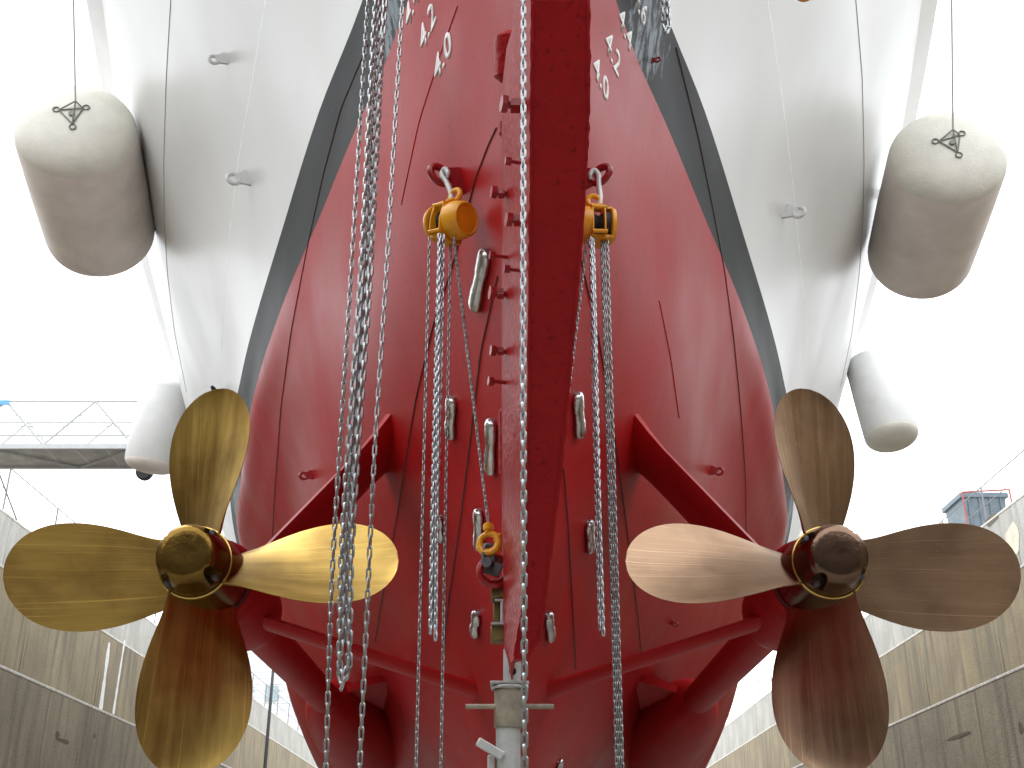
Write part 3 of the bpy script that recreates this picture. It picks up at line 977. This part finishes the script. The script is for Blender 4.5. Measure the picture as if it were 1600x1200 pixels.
pts = [at(709, 372, HYL - .04).lerp(hk, t / 12) for t in range(13)]
chain_joined('load_chain', pts, .0235, .0044, .019, M['galv'], hl)
# lower hook: swivel, yellow hook and bow shackle to the eye on the rudder
mb = MB().tube([hk, hk + Vector((0, 0, -.045))], [.020, .017], 10)
mb.lathe([(-.012, .024), (.012, .024)], hk + Vector((0, 0, -.018)), (0, 0, 1), 12)
hc = hk + Vector((.004, 0, -.092))
mb.tube(ring_pts(hc, (X3 + Y3 * -.3).normalized(), Z3, .044, 20), [.014 + .005 * (1 - math.sin(2 * math.pi * k / 20)) * .5 for k in range(20)], 10, closed=True)
mb.box(hc + Vector((.036, -.01, .022)), (.012, .022, .045), Matrix.Rotation(R(35), 3, 'Y'))
tag(mb.build('lower_hook', M['yellow'], hl), 'yellow safety hook at the lower end of the load chain')
sh = (hc + pe) / 2
mb = MB()
arm = [hc + Vector((-.022, 0, -.09)), hc + Vector((-.022, 0, -.035)), hc + Vector((-.014, .0, -.008)), hc + Vector((.008, 0, -.008)), hc + Vector((.018, 0, -.035)), hc + Vector((.022, 0, -.09))]
mb.tube(arm, .012, 8)
mb.lathe([(-.035, .023), (.035, .023)], hc + Vector((0, -.012, -.098)), (.25, 1, 0), 14)
mb.box(hc + Vector((.018, .012, -.115)), (.07, .045, .05), Matrix.Rotation(R(20), 3, 'Y'))
mb.build('bow_shackle', M['old_steel'], hl, ang=40)

HYR = PAD_R.y - .05
hb = at(929, 352, HYR)
hr = hoist(PAD_R, hb, R(184), R(0), 'yellow slotted chain hoist hooked to the red eye right of the rudder')
strands(hr, 'gathered_load_chain', 924, 372, 940, 985, HYR - .05, 3, .0235, .0044, .019, M['galv'], .0085)
for k, du in enumerate((-5, -1, 4)):
    chain_joined('hand_chain', hang(945 + du, 376, 970 + du, 1240, HYR - .02), .0235, .0036, .0175, M['steel'], hr, R(30 + 50 * k))
a_, b_ = at(917, 376, HYR - .02), at(858, 862, 5.0)
chain_joined('load_chain', [a_.lerp(b_, t / 10) for t in range(11)], .0235, .0042, .0185, M['galv'], hr)

# tip of a hook that shows at the top edge, hung from above
hkp = at(1256, -2, 5.6)
fh = thing('lifting_hook', hkp, 'tip of a yellow lifting hook at the top edge over the white plating', 'hook')
mb = MB().tube([hkp + Vector((math.cos(a) * .05, 0, math.sin(a) * .05 + .045)) for a in [R(170 + 20 * k) for k in range(12)]], [.012 + .006 * math.sin(k / 11 * math.pi) for k in range(12)], 8)
mb.tube([hkp + Vector((.043, 0, .07)), hkp + Vector((.02, 0, .13)), hkp + Vector((0, 0, .2))], .016, 8)
mb.build('hook', M['yellow'], fh)
chain_joined('fall_chain', [hkp + Vector((0, 0, .2)), hkp + Vector((0, 0, 1.4))], .03, .005, .022, M['galv'], fh)

# ------------------------------------------------------------------ adjustable steel prop under the rudder
PYY = 4.95
ap = thing('steel_prop', (-.012, PYY, -1.6), 'grey telescopic steel prop standing under the tip of the rudder', 'prop')
px = -.012
mb = MB().tube([(px + .012, PYY, .70), (px + .012, PYY, .965)], .038, 24)
tag(mb.build('inner_tube', M['prop_grey'], ap), 'pale inner tube')
mb = MB().lathe([(-.008, .016), (.008, .016)], (px + .015, PYY - .036, .865), (0, 1, 0), 10)
mb.build('pin_hole', M['black'], ap)
mb = MB()
mb.box((px + .002, PYY, .817), (.165, .12, .012)); mb.tube(ring_pts(Vector((px + .002, PYY, .800)), X3, Y3, .074, 24), .007, 8, closed=True)
mb.build('top_plate', M['prop_grey'], ap, bevel=.003)
mb = MB().lathe([(.635, .060), (.64, .064), (.79, .064), (.797, .058)], (px, PYY, 0), (0, 0, 1), 28)
tag(mb.build('collar_nut', M['prop_rusty'], ap, ang=40), 'worn brownish collar nut')
MB().tube([(px - .185, PYY - .02, .722), (px + .19, PYY - .02, .722)], .0105, 10).build('handle_bar', M['prop_rusty'], ap)
MB().tube([(px - .004, PYY, -1.58), (px - .004, PYY, .64)], .052, 24).build('outer_tube', M['prop_grey'], ap)
a_, b_ = at(746, 1158, PYY - .06), at(786, 1182, PYY - .055)
d = (b_ - a_); L = d.length
an = math.atan2(d.z, d.x)
mb = MB().box((a_ + b_) / 2, (L, .014, .038), Matrix.Rotation(-an, 3, 'Y'))
mb.build('lever', M['prop_grey'], ap, bevel=.006)
mb = MB().box((px - .075, PYY - .01, -.3), (.03, .03, 1.65))
mb.build('side_rod', M['prop_grey'], ap, bevel=.004)
MB().box((px, PYY, -1.59), (.22, .22, .02)).build('base_plate', M['prop_grey'], ap)

# ------------------------------------------------------------------ fenders
M['fender'] = plain('fender_skin', (0.90, 0.82, 0.77), 0.55, 0, 0.10, 2.2, 0.12, 9)
M['fender_cap'] = plain('fender_end', (0.84, 0.815, 0.73), 0.6, 0, 0.08, 3, 0.3, 30)
M['fender_white'] = plain('white_fender_skin', (0.80, 0.80, 0.79), 0.5, 0, 0.05, 3, 0.1, 10)
M['wire'] = plain('dark_wire', (0.22, 0.22, 0.20), 0.5, 0.3)
M['rope'] = plain('pale_rope', (0.55, 0.50, 0.47), 0.8)
def fender(T, B, rad, label, skin, capm, cap_h=.45, rope_to=None, bridle=True, capmb=None, arm_in=None):
    T = Vector(T); B = Vector(B)
    ax = (T - B).normalized(); L = (T - B).length
    root = thing('fender', (B + T) / 2, label, 'fender', 'fenders hung over the sides of the ship')
    prof = [(0, rad * .985), (.02, rad), (L * .5, rad * 1.012), (L - .02, rad), (L, rad * .985)]
    MB().lathe(prof, B, ax, 48).build('body', skin, root, ang=60)
    def dome(o, d, name, mt):
        pr = []
        for k in range(11):
            a = math.pi / 2 * k / 10
            pr.append((rad * cap_h * math.sin(a), rad * .99 * math.cos(a) ** .75 if k < 10 else .004))
        return MB().lathe(pr, o, d, 48).build(name, mt, root, ang=70)
    dome(T, ax, 'top_end', capm); dome(B, -ax, 'bottom_end', capmb or skin)
    apex = T + ax * rad * cap_h
    if bridle:
        e1 = Vector((1, 0, 0)); e1 = (e1 - ax * ax.dot(e1)).normalized(); e2 = ax.cross(e1)
        knot = apex + Vector((.03, -.03, .18))
        MB().lathe([(-.02, .035), (.03, .035)], apex, ax, 14).build('end_boss', M['wire'], root)
        for k in range(3):
            a = R(-90 + 120 * k + 14)
            lug = T + (e1 * math.cos(a) + e2 * math.sin(a)) * rad * .22 + ax * (rad * cap_h * .991 + .012)
            mb = MB().tube([lug, knot], .010, 6)
            mb.tube(ring_pts(lug + (e1 * math.cos(a) + e2 * math.sin(a)) * .04 - ax * .008, e1, e2, .038, 12), .009, 6, closed=True)
            lug2 = T + (e1 * math.cos(a + 2.094) + e2 * math.sin(a + 2.094)) * rad * .22 + ax * (rad * cap_h * .991 + .012)
            mb.tube([lug, lug2], .009, 6)
            mb.build('bridle_wire', M['wire'], root)
    else:
        knot = apex - ax * .01
        MB().lathe([(-.01, .04), (.03, .03)], apex, ax, 12).build('end_boss', M['wire'], root)
    if rope_to is not None:
        MB().tube([knot, Vector(rope_to)], .012, 6).build('lanyard', M['rope'], root)
    return root
def davit(p, inb):
    """short bracket on the deck edge from which a lanyard hangs"""
    p = Vector(p)
    MB().tube([p, Vector((inb, p.y + .2, p.z)), Vector((inb, p.y + .2, (ZTOP - .01)))], .03, 8).build('lanyard_bracket', M['white'], ship)
r1 = at(113, -90, 10.5); r2 = at(1486, -90, 10.5)
fender(atd(119, 208, 14.1), atd(157, 362, 15.8), .735, 'big beige fender on the left side, its wired top end facing the viewer', M['fender'], M['fender_cap'], rope_to=r1)
fender(atd(1480, 250, 14.1), atd(1437, 398, 15.9), .71, 'big beige fender on the right side, its wired top end facing the viewer', M['fender'], M['fender_cap'], rope_to=r2)
davit(r1, -hullB(10.7, ZTOP) + .1); davit(r2, hullB(10.7, ZTOP) - .1)
t_ = atd(262, 612, 24.3)
fender(t_, atd(238, 722, 23.9), .565, 'small white fender on the left, between gangway and golden propeller', M['fender_white'], M['fender_white'], .42, at(263, 565, 22.6), False, M['fender'])
t_ = atd(1362, 572, 23.0)
fender(t_, atd(1393, 680, 22.0), .515, 'small white fender on the right, above the brown propeller', M['fender_white'], M['fender_white'], .42, at(1352, 540, 21.3), False, M['fender_cap'])

# short brown outlet pipe standing off the plating above the golden propeller
y_, z_, s_ = on_hull(350, 632)
a_ = hull_p(y_, z_, s_); b_ = atd(331, 604, (y_ * CP + z_ * SP) - .25)
M['rust'] = plain('rusty_pipe', (0.30, 0.15, 0.08), 0.7, 0, .3, 20)
mb = MB().tube([a_, a_.lerp(b_, .62)], .03, 8)
o = mb.build('overboard_pipe', M['rust'], ship)
b2 = MB().tube([a_.lerp(b_, .58), b_], [.045, .02], 8).build('pipe_mouth', M['black'], o)

# ------------------------------------------------------------------ dock
def concrete(name, base, streak, dark):
    m, nt, b = new_mat(name)
    v = coords(nt)
    c = ramp(nt, noise(nt, v, 0.55, 5, .6), [(0.3, [x * .75 for x in base]), (0.7, [min(1, x * 1.15) for x in base])])
    s1 = noise(nt, coords(nt, (1.0, 1.0, 0.10)), 1.1, 4, .6)          # long run-off streaks
    c = mixc(nt, ramp(nt, s1, [(0.50, 0.0), (0.66, 0.8)]), c, streak)
    s2 = noise(nt, coords(nt, (2.2, 2.2, 0.16)), 1.0, 4, .65)
    c = mixc(nt, ramp(nt, s2, [(0.46, 0.0), (0.64, 0.85)]), c, dark)
    sp = noise(nt, v, 9.0, 4, .6)
    c = mixc(nt, ramp(nt, sp, [(0.64, 0.0), (0.72, 0.5)]), c, [x * .5 for x in dark])
    nt.links.new(c, b.inputs['Base Color'])
    b.inputs['Roughness'].default_value = 0.85
    h = nt.nodes.new('ShaderNodeMath'); h.operation = 'MULTIPLY_ADD'
    nt.links.new(noise(nt, v, 1.4, 3), h.inputs[0]); h.inputs[1].default_value = 1.5
    nt.links.new(noise(nt, v, 18.0, 2), h.inputs[2])
    bump(nt, b, h.outputs[0], 0.5, 0.03)
    return m
M['con_mid'] = concrete('stained_concrete', (0.30, 0.245, 0.155), (0.43, 0.35, 0.21), (0.15, 0.135, 0.105))
M['con_low'] = concrete('grey_concrete', (0.30, 0.26, 0.185), (0.37, 0.315, 0.215), (0.17, 0.15, 0.115))
M['con_top'] = concrete('pale_concrete', (0.42, 0.41, 0.38), (0.50, 0.47, 0.40), (0.32, 0.31, 0.285))
M['floor'] = concrete('dock_floor_concrete', (0.31, 0.295, 0.265), (0.27, 0.255, 0.23), (0.21, 0.20, 0.18))
M['edge'] = plain('pale_worn_edge', (0.58, 0.56, 0.51), 0.8, 0, .25, 5, .3, 20)
mb = MB().box((0, 30, -1.75), (50, 150, .3))
tag(mb.build('dock_floor', M['floor']), kind='structure')
for s in (-1, 1):
    mb = MB().box((s * 216.1, 150, 10.45), (400, 1100, .3))
    o = tag(mb.build('quay_ground', M['con_top']), kind='structure')
mb = MB().box((0, 350, 10.43), (33, 500, .3))
tag(mb.build('quay_ground', M['con_top']), kind='structure')
Y_A, Y_B = -12.0, 100.0
def dock_wall(s, label, z_top):
    w = thing('dock_wall', (s * 11, 20, -1.6), label, 'dock wall')
    rng = random.Random(3 if s < 0 else 5)
    tiers = [(13.25, -1.6, 5.28, 'con_low', 9.0, 2.6), (14.5, 5.26, 8.38, 'con_mid', 6.5, 2.0), (15.75, 8.36, z_top - .1, 'con_top', 5.1, 1.5)]
    shared = {}
    for (x0, za, zb, mt, ln, dep) in tiers:
        # a continuous core set back behind the face panels
        MB().box((s * (x0 + dep / 2 + .05), (Y_A + Y_B) / 2, (za + zb) / 2 - .02), (dep, Y_B - Y_A, zb - za - .06)).build('wall_core', M[mt], w)
        y = Y_A
        k = 0
        while y < Y_B - .5:
            L = min(ln, Y_B - y)
            key = (x0, L)
            if key not in shared:
                o = MB().box((0, 0, 0), (.16, L - .03, zb - za)).build('concrete_panel', M[mt], w)
                shared[key] = o.data
            else:
                o = bpy.data.objects.new('concrete_panel', shared[key]); col.objects.link(o); o.parent = w
            o.matrix_parent_inverse = Matrix.Translation(-Vector(w.location))
            o.location = (s * (x0 + rng.uniform(-.004, .004)), y + L / 2, (za + zb) / 2)
            if not o.modifiers:
                b = o.modifiers.new('bevel', 'BEVEL'); b.width = .025; b.segments = 1
            y += L; k += 1
        # worn pale edge along the ledge
        MB().box((s * (x0 + .22), (Y_A + Y_B) / 2, zb + .035), (.62, Y_B - Y_A, .09)).build('ledge_coping', M['edge'], w, bevel=.02)
    return w
WL = dock_wall(-1, 'stepped concrete wall of the dry dock on the left, streaked with stains', 10.78)
WR = dock_wall(1, 'stepped concrete wall of the dry dock on the right, behind the brown propeller', 11.19)
# unseen gate, added behind the camera to keep light off aft-facing surfaces
M['gate'] = plain('shading_gate_paint', (0.11, 0.105, 0.10), 0.6, 0, .3, 2)
gt = thing('shading_gate', (0, -15.65, -1.6), 'unseen dark steel gate added astern to shade the aft-facing surfaces', 'gate')
MB().box((0, -12.6, 4.9), (32, 1.0, 13.0)).build('skin_plate', M['gate'], gt)
for k in range(9):
    MB().box((-12.8 + 3.2 * k, -11.95, 4.9), (.25, .3, 12.9)).build('stiffener', M['gate'], gt)
# broken patches and slots in the faces
def wall_patch(w, s, x, Y, z, sy, sz, mat, name, seed):
    rng = random.Random(seed)
    pts = []
    n = 12
    for k in range(n):
        a = 2 * math.pi * k / n
        r = .75 + .35 * rng.random()
        pts.append((s * x, Y + math.cos(a) * sy * r, z + math.sin(a) * sz * r))
    MB().prism(pts, (-s * .004, 0, 0)).build(name, mat, w)
def wall_uv(u, v, x):
    d = ray(u, v); t = x / abs(d.x); p = d * t
    return p.y, p.z
M['spall'] = plain('broken_concrete', (0.13, 0.11, 0.08), 0.9, 0, .4, 20)
M['lime'] = plain('lime_streak', (0.80, 0.80, 0.78), 0.7, 0, .1, 10)
M['patch'] = plain('pale_render_patch', (0.62, 0.57, 0.46), 0.85, 0, .15, 4)
for (u, v, x, sy, sz, seed) in ((97, 1158, 13.20, .55, .07, 1), (88, 1148, 13.20, .15, .12, 2), (146, 1150, 13.20, .14, .06, 5)):
    y_, z_ = wall_uv(u, v, x); wall_patch(WL, -1, x - .035, y_, z_, sy, sz, M['spall'], 'spalled_patch', seed)
for (u, v, x, sy, sz, mt, seed) in ((1549, 812, 15.65, .55, .18, 'spall', 1), (1582, 842, 15.65, .5, .55, 'patch', 2), (1597, 1137, 13.20, .15, .15, 'spall', 3), (1500, 1150, 13.20, 1.2, .06, 'spall', 7)):
    y_, z_ = wall_uv(u, v, x); wall_patch(WR, 1, x - (.035 if x < 15 else -.015), y_, z_, sy, sz, M[mt], 'spalled_patch', seed)
def lime(u0, v0, u1, v1, w0, w1):
    ya, za = wall_uv(u0, v0, 14.41); yb, zb = wall_uv(u1, v1, 14.41)
    n = 14; vs = []
    for i in range(n + 1):
        t = i / n
        y = ya + (yb - ya) * t; z = za + (zb - za) * t
        w = (w0 + (w1 - w0) * t) * random.uniform(.7, 1.3)
        vs += [(-14.412, y - w, z), (-14.406, y, z), (-14.412, y + w, z)]
    fs = []
    for i in range(n):
        fs += [(3 * i, 3 * i + 1, 3 * i + 4, 3 * i + 3), (3 * i + 1, 3 * i + 2, 3 * i + 5, 3 * i + 4)]
    MB().add(vs, fs).build('lime_streak', M['lime'], WL)
lime(171, 1004, 156, 1118, .12, .20)
lime(195, 1000, 177, 1116, .08, .11)

# railings on the wall tops
M['rail'] = plain('grey_rail_steel', (0.20, 0.20, 0.21), 0.5, .3, .15)
def railing(name, x, z0, ys, h, label, lean=0.0, broken=False):
    r = thing(name, (x, ys[0], z0), label, 'railing')
    inv = Matrix.Translation(-Vector(r.location))
    for y in ys:
        MB().tube([(x, y, z0), (x, y, z0 + h)], .032, 8).build('post', M['rail'], r)
    for hh, rr in ((h, .022), (h * .5, .016)):
        MB().tube([(x, y, z0 + hh + (0 if not broken else random.uniform(-.02, .02))) for y in ys], rr, 6).build('rail', M['rail'], r)
    return r
railing('railing', 15.95, 11.27, [25 + 3.8 * k for k in range(18)], 1.3, 'grey pipe railing on top of the right dock wall')
rl = railing('railing', -15.95, 10.86, [25.6 + 4.1 * k for k in range(17)], 1.45, 'thin grey railing on top of the left dock wall')
a_, b_ = at(-8, 722, 32.0), at(26, 812, 34.0)
MB().tube([a_, b_], .025, 6).build('brace', M['rail'], rl)

# skip on the right quay with a red pipe frame in front
M['skip'] = plain('blue_grey_paint', (0.13, 0.17, 0.20), 0.5, .1, .2, 5)
bc = at(1527, 812, 41.5)
sk = thing('waste_skip', (bc.x, bc.y, 10.6), 'blue-grey tapered skip standing on the right quay behind the railing', 'skip')
zt = at(1527, 784, 41.5).z
def frustum(mb, cx, cy, z0, z1, a0, b0, a1, b1):
    vs = [(cx + x * a0, cy + y * b0, z0) for x, y in ((-1, -1), (1, -1), (1, 1), (-1, 1))] + [(cx + x * a1, cy + y * b1, z1) for x, y in ((-1, -1), (1, -1), (1, 1), (-1, 1))]
    mb.add(vs, [(0, 1, 2, 3), (4, 7, 6, 5), (0, 4, 5, 1), (1, 5, 6, 2), (2, 6, 7, 3), (3, 7, 4, 0)])
mb = MB(); frustum(mb, bc.x, bc.y, 10.6, zt - .12, .62, .68, .82, .93)
mb.build('tub', M['skip'], sk, bevel=.03)
mb = MB(); mb.box((bc.x, bc.y, zt - .05), (1.82, 2.0, .2)); mb.build('rim', M['skip'], sk, bevel=.02)
for k in range(4):
    x = bc.x - .6 + .40 * k
    MB().prism([(x - .03, bc.y - .71, 10.7), (x + .03, bc.y - .71, 10.7), (x + .03, bc.y - .97, zt - .15), (x - .03, bc.y - .97, zt - .15)], (0, .06, 0)).build('rib', M['skip'], sk)
M['red_pipe'] = plain('red_pipe_paint', (0.38, 0.09, 0.08), 0.5)
f0, f1 = at(1503, 769, 40.0), at(1577, 765, 40.0)
fr = thing('pipe_frame', (f0.x, f0.y, 10.6), 'thin red pipe frame over the blue-grey skip on the right quay', 'frame')
for f in (f0, f1): MB().tube([(f.x, f.y, 10.6), f], .035, 8).build('upright', M['red_pipe'], fr)
MB().tube([f0, f1], .035, 8).build('crossbar', M['red_pipe'], fr)

# ------------------------------------------------------------------ gangway from the left quay to the deck
M['gw'] = plain('white_gangway_paint', (0.50, 0.51, 0.51), 0.5, 0, .08)
M['gw_deck'] = plain('gangway_plank_underside', (0.52, 0.52, 0.51), 0.7, 0, .2, 3)
gz = at(100, 698, 27.0).z; y0, y1 = 27.0, 28.45
gh = at(100, 627, 27.0).z - gz
x0, x1 = -19.0, at(208, 700, 27.0).x
gw = thing('gangway', (x0, (y0 + y1) / 2, gz), 'white truss gangway from the left quay, reaching towards the ship behind a fender', 'gangway')
for k in range(12):
    xa = x0 + (x1 - x0) * k / 12; xb = x0 + (x1 - x0) * (k + 1) / 12 - .02
    MB().box(((xa + xb) / 2, (y0 + y1) / 2, gz + .03), (xb - xa, y1 - y0 - .10, .05)).build('deck_plank', M['gw_deck'], gw)
for y in (y0, y1):
    MB().box(((x0 + x1) / 2, y, gz), (x1 - x0, .09, .14)).build('bottom_chord', M['gw'], gw, bevel=.008)
    MB().tube([(x0, y, gz + gh), (x1, y, gz + gh)], .03, 8).build('handrail', M['gw'], gw)
    for hh in (.25, .45, .68):
        MB().tube([(x0, y, gz + gh * hh), (x1, y, gz + gh * hh)], .017, 6).build('mid_rail', M['gw'], gw)
    n = 4
    for k in range(n):
        xa = x0 + (x1 - x0) * k / n; xb = x0 + (x1 - x0) * (k + .5) / n; xc = x0 + (x1 - x0) * (k + 1) / n
        MB().tube([(xa, y, gz + .05), (xb, y, gz + gh)], .036, 6).build('diagonal', M['gw'], gw)
        MB().tube([(xb, y, gz + gh), (xc, y, gz + .05)], .036, 6).build('diagonal', M['gw'], gw)
for k in range(5):
    xa = x0 + (x1 - x0) * k / 5; xb = x0 + (x1 - x0) * (k + 1) / 5
    ya, yb = (y0, y1) if k % 2 else (y1, y0)
    MB().tube([(xa, ya, gz - .05), (xb, yb, gz - .05)], .036, 6).build('under_brace', M['gw'], gw)
MB().box((x1 + .05, y0 + .2, gz - .1), (.4, .7, .58)).build('end_housing', M['gw'], gw, bevel=.05)
mb = MB().lathe([(-.1, .18), (-.07, .21), (.07, .21), (.1, .18)], at(226, 738, 27.2), (0, 1, .1), 20)
mb.build('roller', M['black'], gw)
M['blue'] = plain('blue_sign', (0.12, 0.35, 0.62), 0.5)
MB().box(at(2, 629, 26.93), (.4, .04, .13)).build('blue_plate', M['blue'], gw)

# ------------------------------------------------------------------ far end of the dock
M['cladding'] = plain('white_cladding', (0.72, 0.74, 0.76), 0.5, 0, .06)
M['glass'] = plain('dull_glass', (0.30, 0.36, 0.40), 0.15)
def shed(cx, cy, w, d, h, label, slats, name='building'):
    b = thing(name, (cx, cy, 10.6), label, 'building')
    MB().box((cx, cy, 10.6 + h / 2), (w, d, h)).build('wall', M['cladding'], b)
    MB().box((cx, cy, 10.6 + h + .15), (w + .6, d + .6, .3)).build('roof', M['con_top'], b)
    for k in range(slats):
        z = 10.6 + h * (k + .5) / slats
        MB().box((cx, cy - d / 2 - .06, z), (w - .4, .12, h / slats * .62), Matrix.Rotation(R(14), 3, 'X')).build('slat', M['cladding'], b)
    return b
b1 = shed(-19.5, 104, 10, 8, 9.5, 'white slatted building beyond the dock end, seen under the golden propeller', 18)
b2 = shed(20.5, 112, 16, 8, 3.2, 'low pale building beyond the dock end on the right', 6)
for k in range(4):
    MB().box((-23 + 2.2 * k, 99.82, 15.7), (1.1, .1, 1.3)).build('window', M['glass'], b1)
lp = at(424, 1080, 56.0)
po = thing('mast', (lp.x, 56, 10.6), 'thin dark mast rising below the left shaft bracket, beyond the dock wall', 'mast')
MB().tube([(lp.x, 56, 4.0), (lp.x, 56, 13.5)], [.09, .06], 8).build('pole', M['old_steel'], po)
MB().tube([(lp.x - .8, 56, 11.9), (lp.x + 1.0, 56, 11.9)], .04, 6).build('crossarm', M['rail'], po)
sag = []
a_, b_ = at(95, 826, 50), at(280, 798, 55)
for k in range(15):
    t = k / 14
    sag.append(a_.lerp(b_, t) + Vector((0, 0, -.5 * math.sin(math.pi * t))))
tag(MB().tube(sag, .012, 5).build('cable', M['rail']), 'thin sagging cable above the left dock wall', 'cable')
